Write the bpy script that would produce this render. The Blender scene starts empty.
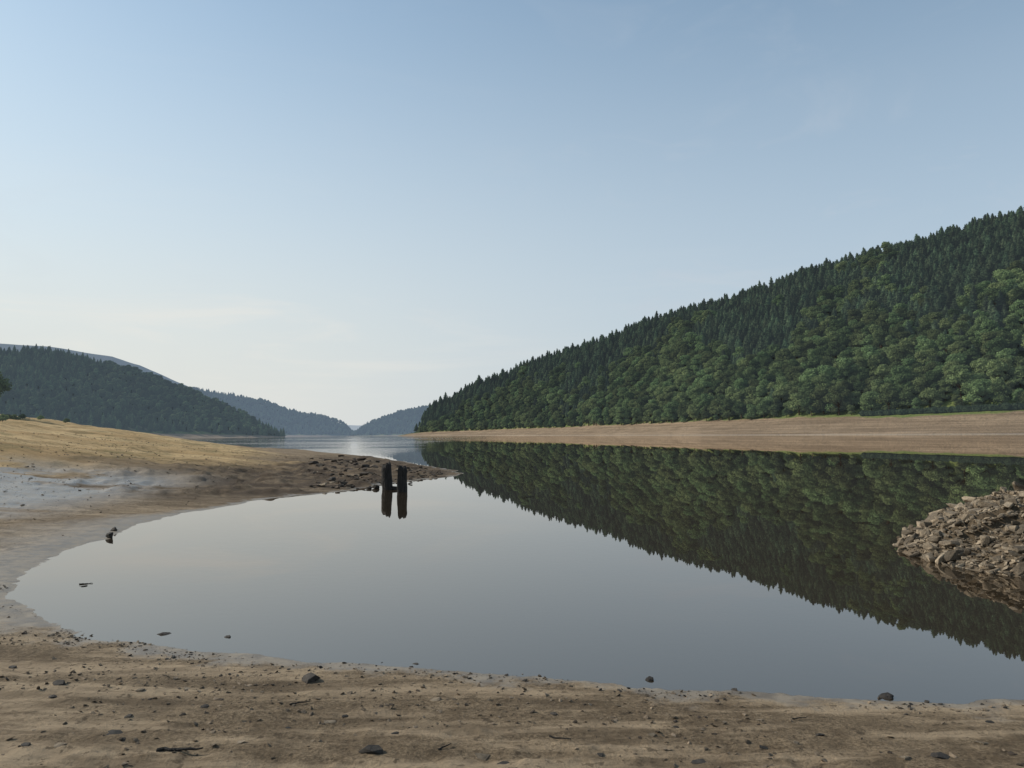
import bpy, bmesh, math, random
import numpy as np
from mathutils import Vector, Matrix

rng = np.random.default_rng(7)
random.seed(7)
sc = bpy.context.scene
col = sc.collection
sc.view_settings.view_transform = 'Standard'
sc.view_settings.look = 'None'
sc.view_settings.exposure = 0

# ------------------------------------------------------------ camera
H = 1.7
F = 768.0
PITCH = math.radians(3.72); ROLL = math.radians(-0.5)
RM = Matrix.Rotation(math.radians(90)+PITCH, 3, 'X') @ Matrix.Rotation(ROLL, 3, 'Z')
cam = bpy.data.cameras.new("camera"); cam.lens = 27.0; cam.sensor_width = 36.0
cam.clip_start = 0.05; cam.clip_end = 40000
camo = bpy.data.objects.new("camera", cam); col.objects.link(camo)
camo.matrix_world = Matrix.Translation((0, 0, H)) @ RM.to_4x4()
sc.camera = camo

def ray(px, py):
    return RM @ Vector(((px-512)/F, (384-py)/F, -1))
def gp(px, py, z=0.0):           # surveyed point on level z
    d = ray(px, py); t = (z-H)/d.z
    return (d.x*t, d.y*t)
def at(px, py, Y):               # surveyed point at range Y
    d = ray(px, py); t = Y/d.y
    return (d.x*t, Y, H+d.z*t)

# ------------------------------------------------------------ numpy noise
def _h(ix, iy, s):
    n = (ix*374761393 + iy*668265263 + s*1442695041) & 0xffffffff
    n = ((n ^ (n >> 13))*1274126177) & 0xffffffff
    n = n ^ (n >> 16)
    return (n & 0xffff)/65535.0
def vnoise(x, y, s=0):
    x = np.asarray(x, float); y = np.asarray(y, float)
    ix = np.floor(x).astype(np.int64); iy = np.floor(y).astype(np.int64)
    fx = x-ix; fy = y-iy
    fx = fx*fx*(3-2*fx); fy = fy*fy*(3-2*fy)
    a = _h(ix, iy, s); b = _h(ix+1, iy, s); c = _h(ix, iy+1, s); d = _h(ix+1, iy+1, s)
    return (a*(1-fx)+b*fx)*(1-fy)+(c*(1-fx)+d*fx)*fy - 0.5
def fbm(x, y, o=4, s=0):
    r = 0; a = 1.0
    for i in range(o):
        r = r + a*vnoise(x*2**i+i*17.3, y*2**i-i*9.1, s+i); a *= 0.5
    return r
def sstep(a, b, v):
    t = np.clip((v-a)/(b-a), 0, 1); return t*t*(3-2*t)

# ------------------------------------------------------------ node helpers
class NT:
    def __init__(s, name):
        s.m = bpy.data.materials.new(name); s.m.use_nodes = True
        s.t = s.m.node_tree; s.t.nodes.clear()
        s.out = s.t.nodes.new('ShaderNodeOutputMaterial')
    def n(s, typ, **kw):
        nd = s.t.nodes.new(typ)
        for k, v in kw.items(): setattr(nd, k, v)
        return nd
    def l(s, a, b): s.t.links.new(a, b)
    def setin(s, sock, v):
        if isinstance(v, bpy.types.NodeSocket): s.l(v, sock)
        else:
            if isinstance(v, (tuple, list)) and len(v) == 3 and sock.type == 'RGBA': v = (*v, 1)
            sock.default_value = v
    def noise(s, vec, scale, detail=4, rough=0.55):
        nd = s.n('ShaderNodeTexNoise'); nd.inputs['Scale'].default_value = scale
        nd.inputs['Detail'].default_value = detail; nd.inputs['Roughness'].default_value = rough
        if vec is not None: s.l(vec, nd.inputs['Vector'])
        return nd.outputs['Fac']
    def ramp(s, v, a, b, c0=0.0, c1=1.0):
        nd = s.n('ShaderNodeMapRange', interpolation_type='SMOOTHSTEP')
        s.setin(nd.inputs['Value'], v)
        nd.inputs['From Min'].default_value = a; nd.inputs['From Max'].default_value = b
        nd.inputs['To Min'].default_value = c0; nd.inputs['To Max'].default_value = c1
        return nd.outputs['Result']
    def mix(s, f, a, b, blend='MIX'):
        nd = s.n('ShaderNodeMix', data_type='RGBA', blend_type=blend)
        s.setin(nd.inputs[0], f); s.setin(nd.inputs[6], a); s.setin(nd.inputs[7], b)
        return nd.outputs[2]
    def math(s, op, a, b=0.0):
        nd = s.n('ShaderNodeMath', operation=op); s.setin(nd.inputs[0], a); s.setin(nd.inputs[1], b)
        return nd.outputs[0]
    def attr(s, name):
        return s.n('ShaderNodeAttribute', attribute_name=name).outputs['Fac']
    def pos(s, scale=None):
        g = s.n('ShaderNodeNewGeometry').outputs['Position']
        if scale is None: return g
        m = s.n('ShaderNodeMapping'); m.inputs['Scale'].default_value = scale; s.l(g, m.inputs['Vector'])
        return m.outputs['Vector']
    def bump(s, h, strength, dist):
        b = s.n('ShaderNodeBump'); b.inputs['Strength'].default_value = strength
        b.inputs['Distance'].default_value = dist; s.l(h, b.inputs['Height'])
        return b.outputs['Normal']
    def principled(s, color, rough, normal=None, spec=0.5):
        p = s.n('ShaderNodeBsdfPrincipled')
        s.setin(p.inputs['Base Color'], color); s.setin(p.inputs['Roughness'], rough)
        s.setin(p.inputs['Specular IOR Level'], spec)
        if normal is not None: s.l(normal, p.inputs['Normal'])
        return p.outputs['BSDF']
    def haze(s, shader, fac, hcol, strength=1.0):  # aerial haze painted onto the surface as a uniform bluish emission
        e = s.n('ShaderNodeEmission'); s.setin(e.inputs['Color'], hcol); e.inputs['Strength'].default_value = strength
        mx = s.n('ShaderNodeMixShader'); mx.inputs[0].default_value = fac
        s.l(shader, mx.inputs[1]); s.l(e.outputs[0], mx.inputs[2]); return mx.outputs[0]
    def end(s, shader): s.l(shader, s.out.inputs['Surface']); return s.m

def foliage_mat(name, dark, light, hz=0.0, hcol=(0.3, 0.4, 0.5), big=0.02):
    m = NT(name)
    rnd = m.n('ShaderNodeObjectInfo').outputs['Random']
    p = m.pos()
    n1 = m.noise(p, 0.5, 3); n2 = m.noise(p, big, 3)
    c = m.mix(m.ramp(n1, 0.3, 0.7), dark, light)
    c = m.mix(m.ramp(n2, 0.35, 0.65, 0.0, 0.4), c, tuple(v*0.6 for v in dark))
    hs = m.n('ShaderNodeHueSaturation'); hs.inputs['Saturation'].default_value = 0.88
    m.l(m.ramp(rnd, 0, 1, 0.478, 0.522), hs.inputs['Hue'])
    m.l(m.ramp(m.math('FRACT', m.math('MULTIPLY', rnd, 7.31)), 0, 1, 0.55, 1.45), hs.inputs['Value'])
    m.l(c, hs.inputs['Color']); c = hs.outputs['Color']
    d = m.n('ShaderNodeBsdfDiffuse'); m.l(c, d.inputs['Color'])
    t = m.n('ShaderNodeBsdfTranslucent'); m.l(c, t.inputs['Color'])
    mx = m.n('ShaderNodeMixShader'); mx.inputs[0].default_value = 0.32
    m.l(d.outputs[0], mx.inputs[1]); m.l(t.outputs[0], mx.inputs[2])
    sh = mx.outputs[0]
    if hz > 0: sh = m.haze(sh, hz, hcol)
    return m.end(sh)

HZ = (0.32, 0.40, 0.48)  # tint of the haze emitted by the near hill's materials
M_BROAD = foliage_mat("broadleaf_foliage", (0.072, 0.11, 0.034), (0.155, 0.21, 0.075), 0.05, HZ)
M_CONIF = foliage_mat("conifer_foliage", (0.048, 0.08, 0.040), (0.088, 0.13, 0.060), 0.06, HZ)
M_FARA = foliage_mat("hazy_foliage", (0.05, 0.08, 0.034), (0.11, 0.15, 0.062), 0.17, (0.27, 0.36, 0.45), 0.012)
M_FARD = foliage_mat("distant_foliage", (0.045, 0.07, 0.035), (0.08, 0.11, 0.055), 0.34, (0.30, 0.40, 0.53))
def bark():
    m = NT("bark"); n = m.noise(m.pos((6, 6, 1)), 3, 4)
    return m.end(m.principled(m.mix(n, (0.05, 0.04, 0.03), (0.13, 0.1, 0.08)), 0.9))
M_BARK = bark()

# ------------------------------------------------------------ mesh helper
def mesh_from(name, V, Fc, mats, midx=None, smooth=False):
    me = bpy.data.meshes.new(name)
    me.from_pydata([tuple(map(float, v)) for v in V], [], [tuple(map(int, f)) for f in Fc])
    for m in mats: me.materials.append(m)
    if midx is not None: me.polygons.foreach_set('material_index', np.asarray(midx, dtype=np.int32))
    if smooth: me.polygons.foreach_set('use_smooth', np.ones(len(me.polygons), dtype=bool))
    me.update(); return me
def grid_mesh(name, P, mat, attrs=None, smooth=True):
    nr, nc, _ = P.shape
    me = bpy.data.meshes.new(name)
    i = np.arange(nr*nc).reshape(nr, nc)
    q = np.stack([i[:-1, :-1], i[:-1, 1:], i[1:, 1:], i[1:, :-1]], -1).reshape(-1, 4)
    me.vertices.add(nr*nc); me.vertices.foreach_set('co', P.reshape(-1).astype(np.float32))
    me.loops.add(q.size); me.loops.foreach_set('vertex_index', q.reshape(-1).astype(np.int32))
    me.polygons.add(len(q)); me.polygons.foreach_set('loop_start', (np.arange(len(q))*4).astype(np.int32))
    me.polygons.foreach_set('loop_total', np.full(len(q), 4, dtype=np.int32))
    me.polygons.foreach_set('use_smooth', np.full(len(q), smooth))
    me.update(calc_edges=True)
    me.materials.append(mat)
    for k, v in (attrs or {}).items():
        a = me.attributes.new(k, 'FLOAT', 'POINT'); a.data.foreach_set('value', v.reshape(-1).astype(np.float32))
    me.validate(); return me
def add(name, me, loc=(0, 0, 0), rot=(0, 0, 0), scale=(1, 1, 1), **props):
    o = bpy.data.objects.new(name, me); o.location = loc; o.rotation_euler = rot; o.scale = scale
    col.objects.link(o)
    for k, v in props.items(): o[k] = v
    return o

# ------------------------------------------------------------ trees
def ico(sub):
    bm = bmesh.new(); bmesh.ops.create_icosphere(bm, subdivisions=sub, radius=1)
    V = np.array([v.co[:] for v in bm.verts]); Fc = [[v.index for v in f.verts] for f in bm.faces]
    bm.free(); return V, Fc
ICO_V, ICO_F = ico(1)

def tube(V, Fc, mi, a, b, r0, r1, n=6, m=1):
    a = np.array(a, float); b = np.array(b, float); d = b-a; d /= np.linalg.norm(d)
    u = np.cross(d, [0.3, 0.9, 0.1]); u /= np.linalg.norm(u); w = np.cross(d, u)
    o = len(V)
    for c, r in ((a, r0), (b, r1)):
        for k in range(n):
            t = 2*math.pi*k/n; V.append(c+r*(math.cos(t)*u+math.sin(t)*w))
    for k in range(n):
        Fc.append([o+k, o+(k+1) % n, o+n+(k+1) % n, o+n+k]); mi.append(m)

def quad(V, Fc, mi, c, nrm, s, r):
    nrm = nrm/np.linalg.norm(nrm)
    u = np.cross(nrm, r.normal(size=3)); u /= np.linalg.norm(u); w = np.cross(nrm, u)
    o = len(V)
    a = s*(0.6+0.8*r.random(4))
    V.append(c+u*a[0]+nrm*s*0.3*(r.random()-.5)); V.append(c+w*a[1]); V.append(c-u*a[2]+nrm*s*0.3*(r.random()-.5)); V.append(c-w*a[3])
    Fc.append([o, o+1, o+2, o+3]); mi.append(0)

def broadleaf(seed, mat, h=14, w=11, nl=18, per=95, leaf=0.42):
    r = np.random.default_rng(seed); V = []; Fc = []; mi = []
    k_ = h/14
    tube(V, Fc, mi, (0, 0, -1.5*k_), (0, 0, h*0.3), 0.35*k_, 0.26*k_, 8)
    tube(V, Fc, mi, (0, 0, h*0.3), (0.3*k_, 0.2*k_, h*0.7), 0.26*k_, 0.1*k_, 8)
    L = []
    for i in range(nl):
        t = r.random()**0.8
        zz = h*(0.16+0.72*t)
        rad = w*0.5*math.sqrt(max(0.05, 1-((t-0.35)/0.72)**2))*0.72
        an = i*2.4+r.random()
        rr = rad*(0.45+0.55*r.random())
        c = np.array([rr*math.cos(an), rr*math.sin(an), zz])
        L.append((c, (0.15+0.1*r.random())*w))
        tube(V, Fc, mi, (0, 0, h*0.28), c*0.9, 0.1*k_, 0.03*k_, 4)
    L.append((np.array([0, 0, h*0.84]), 0.18*w)); L.append((np.array([0, 0, h*0.55]), 0.3*w))
    for c, R in L:
        sq = np.array([1, 1, 0.85])
        o = len(V)
        jit = 1+0.25*(r.random(len(ICO_V))-.5)
        for v, j in zip(ICO_V, jit): V.append(c+v*R*0.75*sq*j)
        for f in ICO_F: Fc.append([o+k for k in f]); mi.append(0)
        k = 0
        while k < per:
            d = r.normal(size=3); d /= np.linalg.norm(d)
            if d[2] < -0.6: continue
            k += 1
            p = c+d*R*sq*(0.82+0.38*r.random())
            if any(np.linalg.norm((p-c2)/sq) < R2*0.72 for c2, R2 in L): continue
            quad(V, Fc, mi, p, d+0.6*r.normal(size=3), leaf, r)
    return mesh_from("broadleaf_tree", V, Fc, [mat, M_BARK], mi)

def conifer(seed, mat, h=16, w=5.5, lv=20):
    r = np.random.default_rng(seed); V = []; Fc = []; mi = []
    tube(V, Fc, mi, (0, 0, -1.5), (0, 0, h), 0.28, 0.03, 7)
    o = len(V); n = 9
    prof = [(0.10, 0.26), (0.4, 0.27), (0.72, 0.17), (0.95, 0.02)]
    for zf, rf in prof:
        for k in range(n):
            t = 2*math.pi*k/n; R = rf*w*(0.75+0.5*r.random())
            V.append(np.array([R*math.cos(t), R*math.sin(t), zf*h]))
    for j in range(3):
        for k in range(n):
            Fc.append([o+j*n+k, o+j*n+(k+1) % n, o+(j+1)*n+(k+1) % n, o+(j+1)*n+k]); mi.append(0)
    for j in range(lv):
        t = j/(lv-1); zc = h*(0.08+0.89*t)
        R0 = w*0.5*(1-t**1.9)**0.95*(0.75+0.5*r.random())+0.22
        nb = max(6, int(12*(1-t)+6))
        for k in range(nb):
            an = 2*math.pi*(k+r.random()*0.8)/nb
            R = R0*(0.55+0.65*r.random())
            ca, sa = math.cos(an), math.sin(an)
            dz = -R*0.12+0.15*h/16
            side = np.array([-sa, ca, 0])*R*0.28
            zz = zc+0.9*(r.random()-.4)
            a = np.array([0.05*ca, 0.05*sa, zz+0.15]); m_ = np.array([R*.6*ca, R*.6*sa, zz+dz*0.4]); e = np.array([R*ca, R*sa, zz+dz])
            o = len(V)
            V += [a, m_+side-[0, 0, .15*R], e, m_-side-[0, 0, .15*R], m_+[0, 0, 0.08]]
            Fc += [[o, o+1, o+4], [o+1, o+2, o+4], [o+2, o+3, o+4], [o+3, o, o+4]]; mi += [0]*4
            if R > 0.5:
                quad(V, Fc, mi, m_+[0, 0, 0.1], np.array([ca*.8, sa*.8, 0.7])+0.6*r.normal(size=3), 0.42, r)
                quad(V, Fc, mi, e*[.9, .9, 1]+[0, 0, 0.1], np.array([ca, sa, 0.5])+0.6*r.normal(size=3), 0.36, r)
    return mesh_from("conifer_tree", V, Fc, [mat, M_BARK], mi)

BL = [broadleaf(10+i, M_BROAD, h=[14, 13, 15, 12, 16][i], w=[11, 12, 10, 10, 9][i], nl=[18, 20, 16, 15, 18][i], leaf=.38, per=110) for i in range(5)]
CF = [conifer(30+i, M_CONIF, h=[15, 16, 14, 17, 13][i], w=[7.6, 6.6, 8.0, 6.4, 7.6][i]) for i in range(5)]
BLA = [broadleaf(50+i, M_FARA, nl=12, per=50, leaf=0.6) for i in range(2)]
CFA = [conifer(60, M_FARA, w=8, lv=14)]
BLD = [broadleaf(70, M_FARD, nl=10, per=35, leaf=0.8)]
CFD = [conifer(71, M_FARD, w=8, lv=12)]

# ------------------------------------------------------------ scatter with geometry nodes (for 'stuff')
def scatter(name, pts, rots, scl, idx, meshes, **props):
    me = bpy.data.meshes.new(name)
    pts = np.asarray(pts, np.float32)
    me.vertices.add(len(pts)); me.vertices.foreach_set('co', pts.reshape(-1))
    a = me.attributes.new('rot', 'FLOAT_VECTOR', 'POINT'); a.data.foreach_set('vector', np.asarray(rots, np.float32).reshape(-1))
    a = me.attributes.new('scl', 'FLOAT_VECTOR', 'POINT'); a.data.foreach_set('vector', np.asarray(scl, np.float32).reshape(-1))
    a = me.attributes.new('idx', 'INT', 'POINT'); a.data.foreach_set('value', np.asarray(idx, np.int32))
    o = add(name, me, **props)
    ng = bpy.data.node_groups.new(name, 'GeometryNodeTree')
    ng.interface.new_socket('Geometry', in_out='INPUT', socket_type='NodeSocketGeometry')
    ng.interface.new_socket('Geometry', in_out='OUTPUT', socket_type='NodeSocketGeometry')
    gi = ng.nodes.new('NodeGroupInput'); go = ng.nodes.new('NodeGroupOutput'); jn = ng.nodes.new('GeometryNodeJoinGeometry')
    def na(nm, t):
        n = ng.nodes.new('GeometryNodeInputNamedAttribute'); n.data_type = t; n.inputs['Name'].default_value = nm
        return n.outputs['Attribute']
    r_, s_, i_ = na('rot', 'FLOAT_VECTOR'), na('scl', 'FLOAT_VECTOR'), na('idx', 'INT')
    for k, m in enumerate(meshes):
        src = bpy.data.objects.new(m.name+"_source", m)
        oi = ng.nodes.new('GeometryNodeObjectInfo'); oi.inputs['Object'].default_value = src
        cp = ng.nodes.new('FunctionNodeCompare'); cp.data_type = 'INT'; cp.operation = 'EQUAL'
        ins = [s for s in cp.inputs if s.type == 'INT']
        ng.links.new(i_, ins[0]); ins[1].default_value = k
        ip = ng.nodes.new('GeometryNodeInstanceOnPoints')
        ng.links.new(gi.outputs[0], ip.inputs['Points']); ng.links.new(cp.outputs[0], ip.inputs['Selection'])
        ng.links.new(oi.outputs['Geometry'], ip.inputs['Instance'])
        ng.links.new(r_, ip.inputs['Rotation']); ng.links.new(s_, ip.inputs['Scale'])
        ng.links.new(ip.outputs[0], jn.inputs[0])
    ng.links.new(jn.outputs[0], go.inputs[0])
    md = o.modifiers.new('scatter', 'NODES'); md.node_group = ng
    return o

# ------------------------------------------------------------ hills
def interp_cols(cols, n):
    a = np.array(cols, float); xs = np.linspace(a[0, 0], a[-1, 0], n)
    return np.stack([xs]+[np.interp(xs, a[:, 0], a[:, k]) for k in range(1, a.shape[1])], 1)

def hill(name, cols, n, nt, treeh, mat, label, back=0.35, noise=4.0, seed=3):
    """cols: bearing px, shore range, bank-top range, bank-top py, ridge range, ridge py"""
    C = interp_cols(cols, n)
    tt = list(np.linspace(0, 1, nt))
    P = np.zeros((4+nt+6, n, 3)); tv = np.zeros((4+nt+6, n))
    for i, (px, ys, yb, pb, yr, pr) in enumerate(C):
        bx, by, bz = at(px, pb, yb); rx, ry, rz = at(px, pr, yr); rz -= treeh
        bz = max(bz, 0.6); rz = max(rz, bz+0.3)
        seq = [(ys-25, -5.0, -2), (ys, 0.0, -1), (ys+(yb-ys)*0.35, bz*0.25, -.65), (ys+(yb-ys)*0.7, bz*0.68, -.3)]
        for t in tt: seq.append((yb+(yr-yb)*t, bz+(rz-bz)*(t**0.92), t))
        for j in range(1, 7):
            seq.append((yr+(yr-yb)*back*j, rz*(1-(j/6)**1.6)-(6 if j == 6 else 0), 1+j))
        for j, (y, z, t) in enumerate(seq):
            x = at(px, 434, y)[0]; P[j, i] = (x, y, z); tv[j, i] = t
    nz = fbm(P[..., 0]/90, P[..., 1]/90, 4, seed)*noise*np.clip(tv, 0, 1)
    P[..., 2] += nz
    me = grid_mesh(name, P, mat, {'across': tv})
    add(name, me, kind="structure", label=label)
    return P, tv, C

def hill_mat(name, c0, c1, hz=0.0, hcol=(0.2, 0.3, 0.4), bank=True):
    m = NT(name); p = m.pos(); t = m.attr('across')
    veg = m.mix(m.ramp(m.noise(p, 0.03, 5), 0.35, 0.65), c0, c1)
    if bank:
        z = m.n('ShaderNodeSeparateXYZ'); m.l(p, z.inputs[0])
        strat = m.noise(m.pos((0.015, 0.015, 1.4)), 1.0, 6, 0.65)
        soil = m.mix(m.ramp(strat, 0.36, 0.64), (0.175, 0.125, 0.080), (0.285, 0.208, 0.135))
        soil = m.mix(m.ramp(m.noise(p, 0.10, 7, 0.75), 0.46, 0.68, 0, 0.6), soil, (0.14, 0.10, 0.062))
        soil = m.mix(m.ramp(m.noise(m.pos((0.012, 0.012, 0.7)), 1.3, 4, 0.6), 0.54, 0.68, 0, 0.4), soil, (0.36, 0.275, 0.19))
        soil = m.mix(m.ramp(m.noise(p, 0.6, 4, 0.8), 0.55, 0.68, 0, 0.5), soil, (0.10, 0.075, 0.048))
        soil = m.mix(m.ramp(z.outputs['Z'], 0.0, 0.6, 0.6, 0.0), soil, (0.36, 0.31, 0.25))
        edge = m.math('ADD', t, m.math('MULTIPLY', m.math('SUBTRACT', m.noise(p, 0.06, 5), 0.5), 0.3))
        grass = m.mix(m.noise(p, 0.2, 4), (0.09, 0.125, 0.035), (0.16, 0.18, 0.06))
        near = m.ramp(z.outputs['Y'], 460, 330)
        gshift = m.math('ADD', edge, m.math('MULTIPLY', near, 0.24))
        c = m.mix(m.ramp(gshift, -0.06, 0.0), soil, grass)
        c = m.mix(m.ramp(edge, 0.0, 0.04), c, veg)
    else: c = veg
    sh = m.principled(c, 0.95, m.bump(m.noise(p, 0.5, 6, 0.7), 0.9, 1.2), 0.1)
    if hz > 0: sh = m.haze(sh, hz, hcol)  # distance haze put into the slope material as emission
    return m.end(sh)

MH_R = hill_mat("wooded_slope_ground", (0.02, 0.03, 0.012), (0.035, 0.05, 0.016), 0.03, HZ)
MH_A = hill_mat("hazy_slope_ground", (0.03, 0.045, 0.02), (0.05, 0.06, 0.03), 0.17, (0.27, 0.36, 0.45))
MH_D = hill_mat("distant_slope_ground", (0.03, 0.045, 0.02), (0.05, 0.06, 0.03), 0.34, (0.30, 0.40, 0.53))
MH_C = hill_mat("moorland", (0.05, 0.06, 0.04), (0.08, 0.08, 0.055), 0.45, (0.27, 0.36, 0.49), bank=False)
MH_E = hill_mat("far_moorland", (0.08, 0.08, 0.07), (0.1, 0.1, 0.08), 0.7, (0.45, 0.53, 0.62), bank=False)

colsR = [(398, 1120, 1150, 436, 1160, 435.5), (408, 1095, 1125, 434, 1150, 433), (414, 1080, 1115, 433, 1150, 428), (419, 1068, 1110, 432.5, 1155, 419), (424, 1055, 1103, 432, 1158, 411), (434, 1020, 1078, 431.5, 1150, 401), (450, 960, 1030, 431, 1130, 393),
         (480, 880, 950, 430, 1050, 381), (500, 820, 900, 429, 1010, 374), (520, 760, 840, 428.4, 980, 366), (550, 680, 760, 427.5, 930, 353), (600, 570, 640, 425, 860, 337),
         (650, 490, 560, 423, 810, 321), (700, 430, 490, 420.5, 765, 303), (750, 392, 450, 418.2, 730, 289), (800, 360, 415, 416, 700, 274), (850, 335, 390, 413.5, 670, 261),
         (900, 310, 365, 411, 645, 245), (950, 293, 343, 408.5, 625, 231), (1000, 277, 325, 406, 608, 216), (1024, 270, 320, 405, 600, 210), (1200, 240, 285, 397, 560, 168), (1500, 200, 240, 383, 520, 113)]
PR, tR, CR = hill("wooded_hill", colsR, 440, 40, 9.0, MH_R, "steep wooded hillside above a bare drawn-down reservoir bank", noise=8)
colsA = [(-350, 600, 640, 420, 950, 330), (-100, 760, 800, 425, 1150, 342), (0, 850, 890, 430, 1200, 348), (30, 870, 910, 430, 1210, 347), (60, 890, 925, 431, 1215, 352), (100, 915, 950, 432, 1215, 362), (150, 945, 980, 433, 1200, 376),
         (200, 990, 1020, 434, 1180, 395), (240, 1030, 1060, 435, 1160, 413), (262, 1060, 1080, 435.5, 1150, 424), (276, 1085, 1100, 436, 1135, 431), (284, 1100, 1110, 436.8, 1120, 436.5)]
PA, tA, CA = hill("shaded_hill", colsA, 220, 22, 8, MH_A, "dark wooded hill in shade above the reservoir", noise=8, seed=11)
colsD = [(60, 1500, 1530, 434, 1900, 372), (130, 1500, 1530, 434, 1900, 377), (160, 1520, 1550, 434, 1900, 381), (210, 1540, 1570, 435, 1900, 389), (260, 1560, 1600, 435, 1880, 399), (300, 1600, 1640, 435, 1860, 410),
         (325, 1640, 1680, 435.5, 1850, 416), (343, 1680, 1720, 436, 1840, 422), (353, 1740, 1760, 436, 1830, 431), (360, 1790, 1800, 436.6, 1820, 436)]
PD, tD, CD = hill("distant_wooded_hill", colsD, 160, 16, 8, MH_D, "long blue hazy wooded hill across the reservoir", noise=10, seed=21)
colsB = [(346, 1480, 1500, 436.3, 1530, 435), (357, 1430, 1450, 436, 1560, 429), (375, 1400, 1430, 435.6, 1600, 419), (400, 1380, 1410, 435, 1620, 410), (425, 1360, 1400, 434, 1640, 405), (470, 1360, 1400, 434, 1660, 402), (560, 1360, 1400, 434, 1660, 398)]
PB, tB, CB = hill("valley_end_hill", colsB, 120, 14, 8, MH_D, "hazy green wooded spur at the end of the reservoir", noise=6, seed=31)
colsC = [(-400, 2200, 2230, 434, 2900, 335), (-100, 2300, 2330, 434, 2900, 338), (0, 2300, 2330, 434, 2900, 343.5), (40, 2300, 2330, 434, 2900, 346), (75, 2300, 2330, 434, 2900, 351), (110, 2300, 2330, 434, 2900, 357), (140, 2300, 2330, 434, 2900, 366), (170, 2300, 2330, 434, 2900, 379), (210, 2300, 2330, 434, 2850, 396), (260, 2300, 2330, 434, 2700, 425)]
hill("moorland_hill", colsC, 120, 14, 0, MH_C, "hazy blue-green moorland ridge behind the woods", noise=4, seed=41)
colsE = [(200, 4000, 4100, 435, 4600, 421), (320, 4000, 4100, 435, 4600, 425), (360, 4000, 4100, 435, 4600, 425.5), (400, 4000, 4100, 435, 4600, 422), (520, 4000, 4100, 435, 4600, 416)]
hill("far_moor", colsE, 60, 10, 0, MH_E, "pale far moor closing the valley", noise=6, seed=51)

def sample_hill(P, tv, spacing, tmin=0.0, tmax=1.25, jr=None, r=rng):
    A = P[:-1, :-1]; B = P[:-1, 1:]; Cc = P[1:, 1:]; D = P[1:, :-1]
    area = 0.5*np.linalg.norm(np.cross((Cc-A)[..., :], (D-B)[..., :]), axis=-1)
    tm = (tv[:-1, :-1]+tv[1:, :-1])*0.5
    area = np.where((tm >= tmin) & (tm <= tmax), area, 0)
    N = int(area.sum()/spacing**2)
    c = np.cumsum(area.T.reshape(-1)); u = (np.arange(N)+r.random(N))*c[-1]/N
    k = np.searchsorted(c, u); k = np.clip(k, 0, len(c)-1)
    nrow = area.shape[0]; ci = k//nrow; ri = k % nrow
    a = r.random(N)[:, None]; b = r.random(N)[:, None]
    p = (A[ri, ci]*(1-a)+B[ri, ci]*a)*(1-b)+(D[ri, ci]*(1-a)+Cc[ri, ci]*a)*b
    t = tv[ri, ci]*(1-b[:, 0])+tv[ri+1, ci]*b[:, 0]
    return p, t

# --- trees on the near hill
p, t = sample_hill(PR, tR, 4.4, 0.0, 1.6)
patch0 = vnoise(p[:, 0]/60, p[:, 1]/60, 5)*1.5+vnoise(p[:, 0]/22, p[:, 1]/22, 6)*0.7
con0 = (t+patch0*0.6) > 0.5
cell = {}; keep = []
for i, (x, y, z) in enumerate(p):
    kx, ky = int(x//6), int(y//6); ok = True
    rr = 12 if con0[i] else 31
    for dx in (-1, 0, 1):
        for dy in (-1, 0, 1):
            for j in cell.get((kx+dx, ky+dy), ()):
                if (p[j, 0]-x)**2+(p[j, 1]-y)**2 < rr: ok = False
    if ok: keep.append(i); cell.setdefault((kx, ky), []).append(i)
p = p[keep]; t = t[keep]
er = []
for i in range(0, len(CR)):
    px = CR[i, 0]
    if px < 419: continue
    er.append(PR[4, i]+(PR[3, i]-PR[4, i])*(rng.random()*0.40-0.1))
er = np.array(er)
dsel = []; last = None
for e in er:
    if last is None or np.hypot(*(e[:2]-last[:2])) > 5.5+6*rng.random(): dsel.append(e); last = e
p = np.vstack([p, np.array(dsel)]); t = np.concatenate([t, np.zeros(len(dsel))])
pxs = 512+F*p[:, 0]/p[:, 1]
k = (pxs > 415) & ((pxs > 424) | (rng.random(len(p)) < 0.3)); p, t, pxs = p[k], t[k], pxs[k]
dist = np.hypot(p[:, 0], p[:, 1]); N = len(p); print("hill trees", N)
patch = vnoise(p[:, 0]/60, p[:, 1]/60, 5)*1.5+vnoise(p[:, 0]/22, p[:, 1]/22, 6)*0.7
isC = (t*1.0+patch*0.6+0.25*(rng.random(N)-.5)) > 0.48
isC |= rng.random(N) < 0.04
isC &= t > 0.02
rot = np.stack([rng.normal(0, 0.03, N), rng.normal(0, 0.03, N), rng.random(N)*6.28], 1)
s = np.where(isC, 0.54+0.38*rng.random(N)**1.4, 0.55+0.48*rng.random(N))
s = np.where(t < 0.03, 0.3+0.8*rng.random(N), s)
s = np.where((pxs < 505) & (t > .4) & (rng.random(N) < 0.09), 1.05+0.3*rng.random(N), s)
s = np.where((pxs < 424), 0.5+0.3*rng.random(N), s)
sx = s*(0.95+0.35*rng.random(N))
scl = np.stack([sx, sx, s], 1)
nb = len(BL)
idx = np.where(isC, nb+rng.integers(0, len(CF), N), rng.integers(0, nb, N))
ALL = BL+CF
vis = (pxs < 1034) & (pxs > 410)
ind = np.zeros(N, bool)
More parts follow.
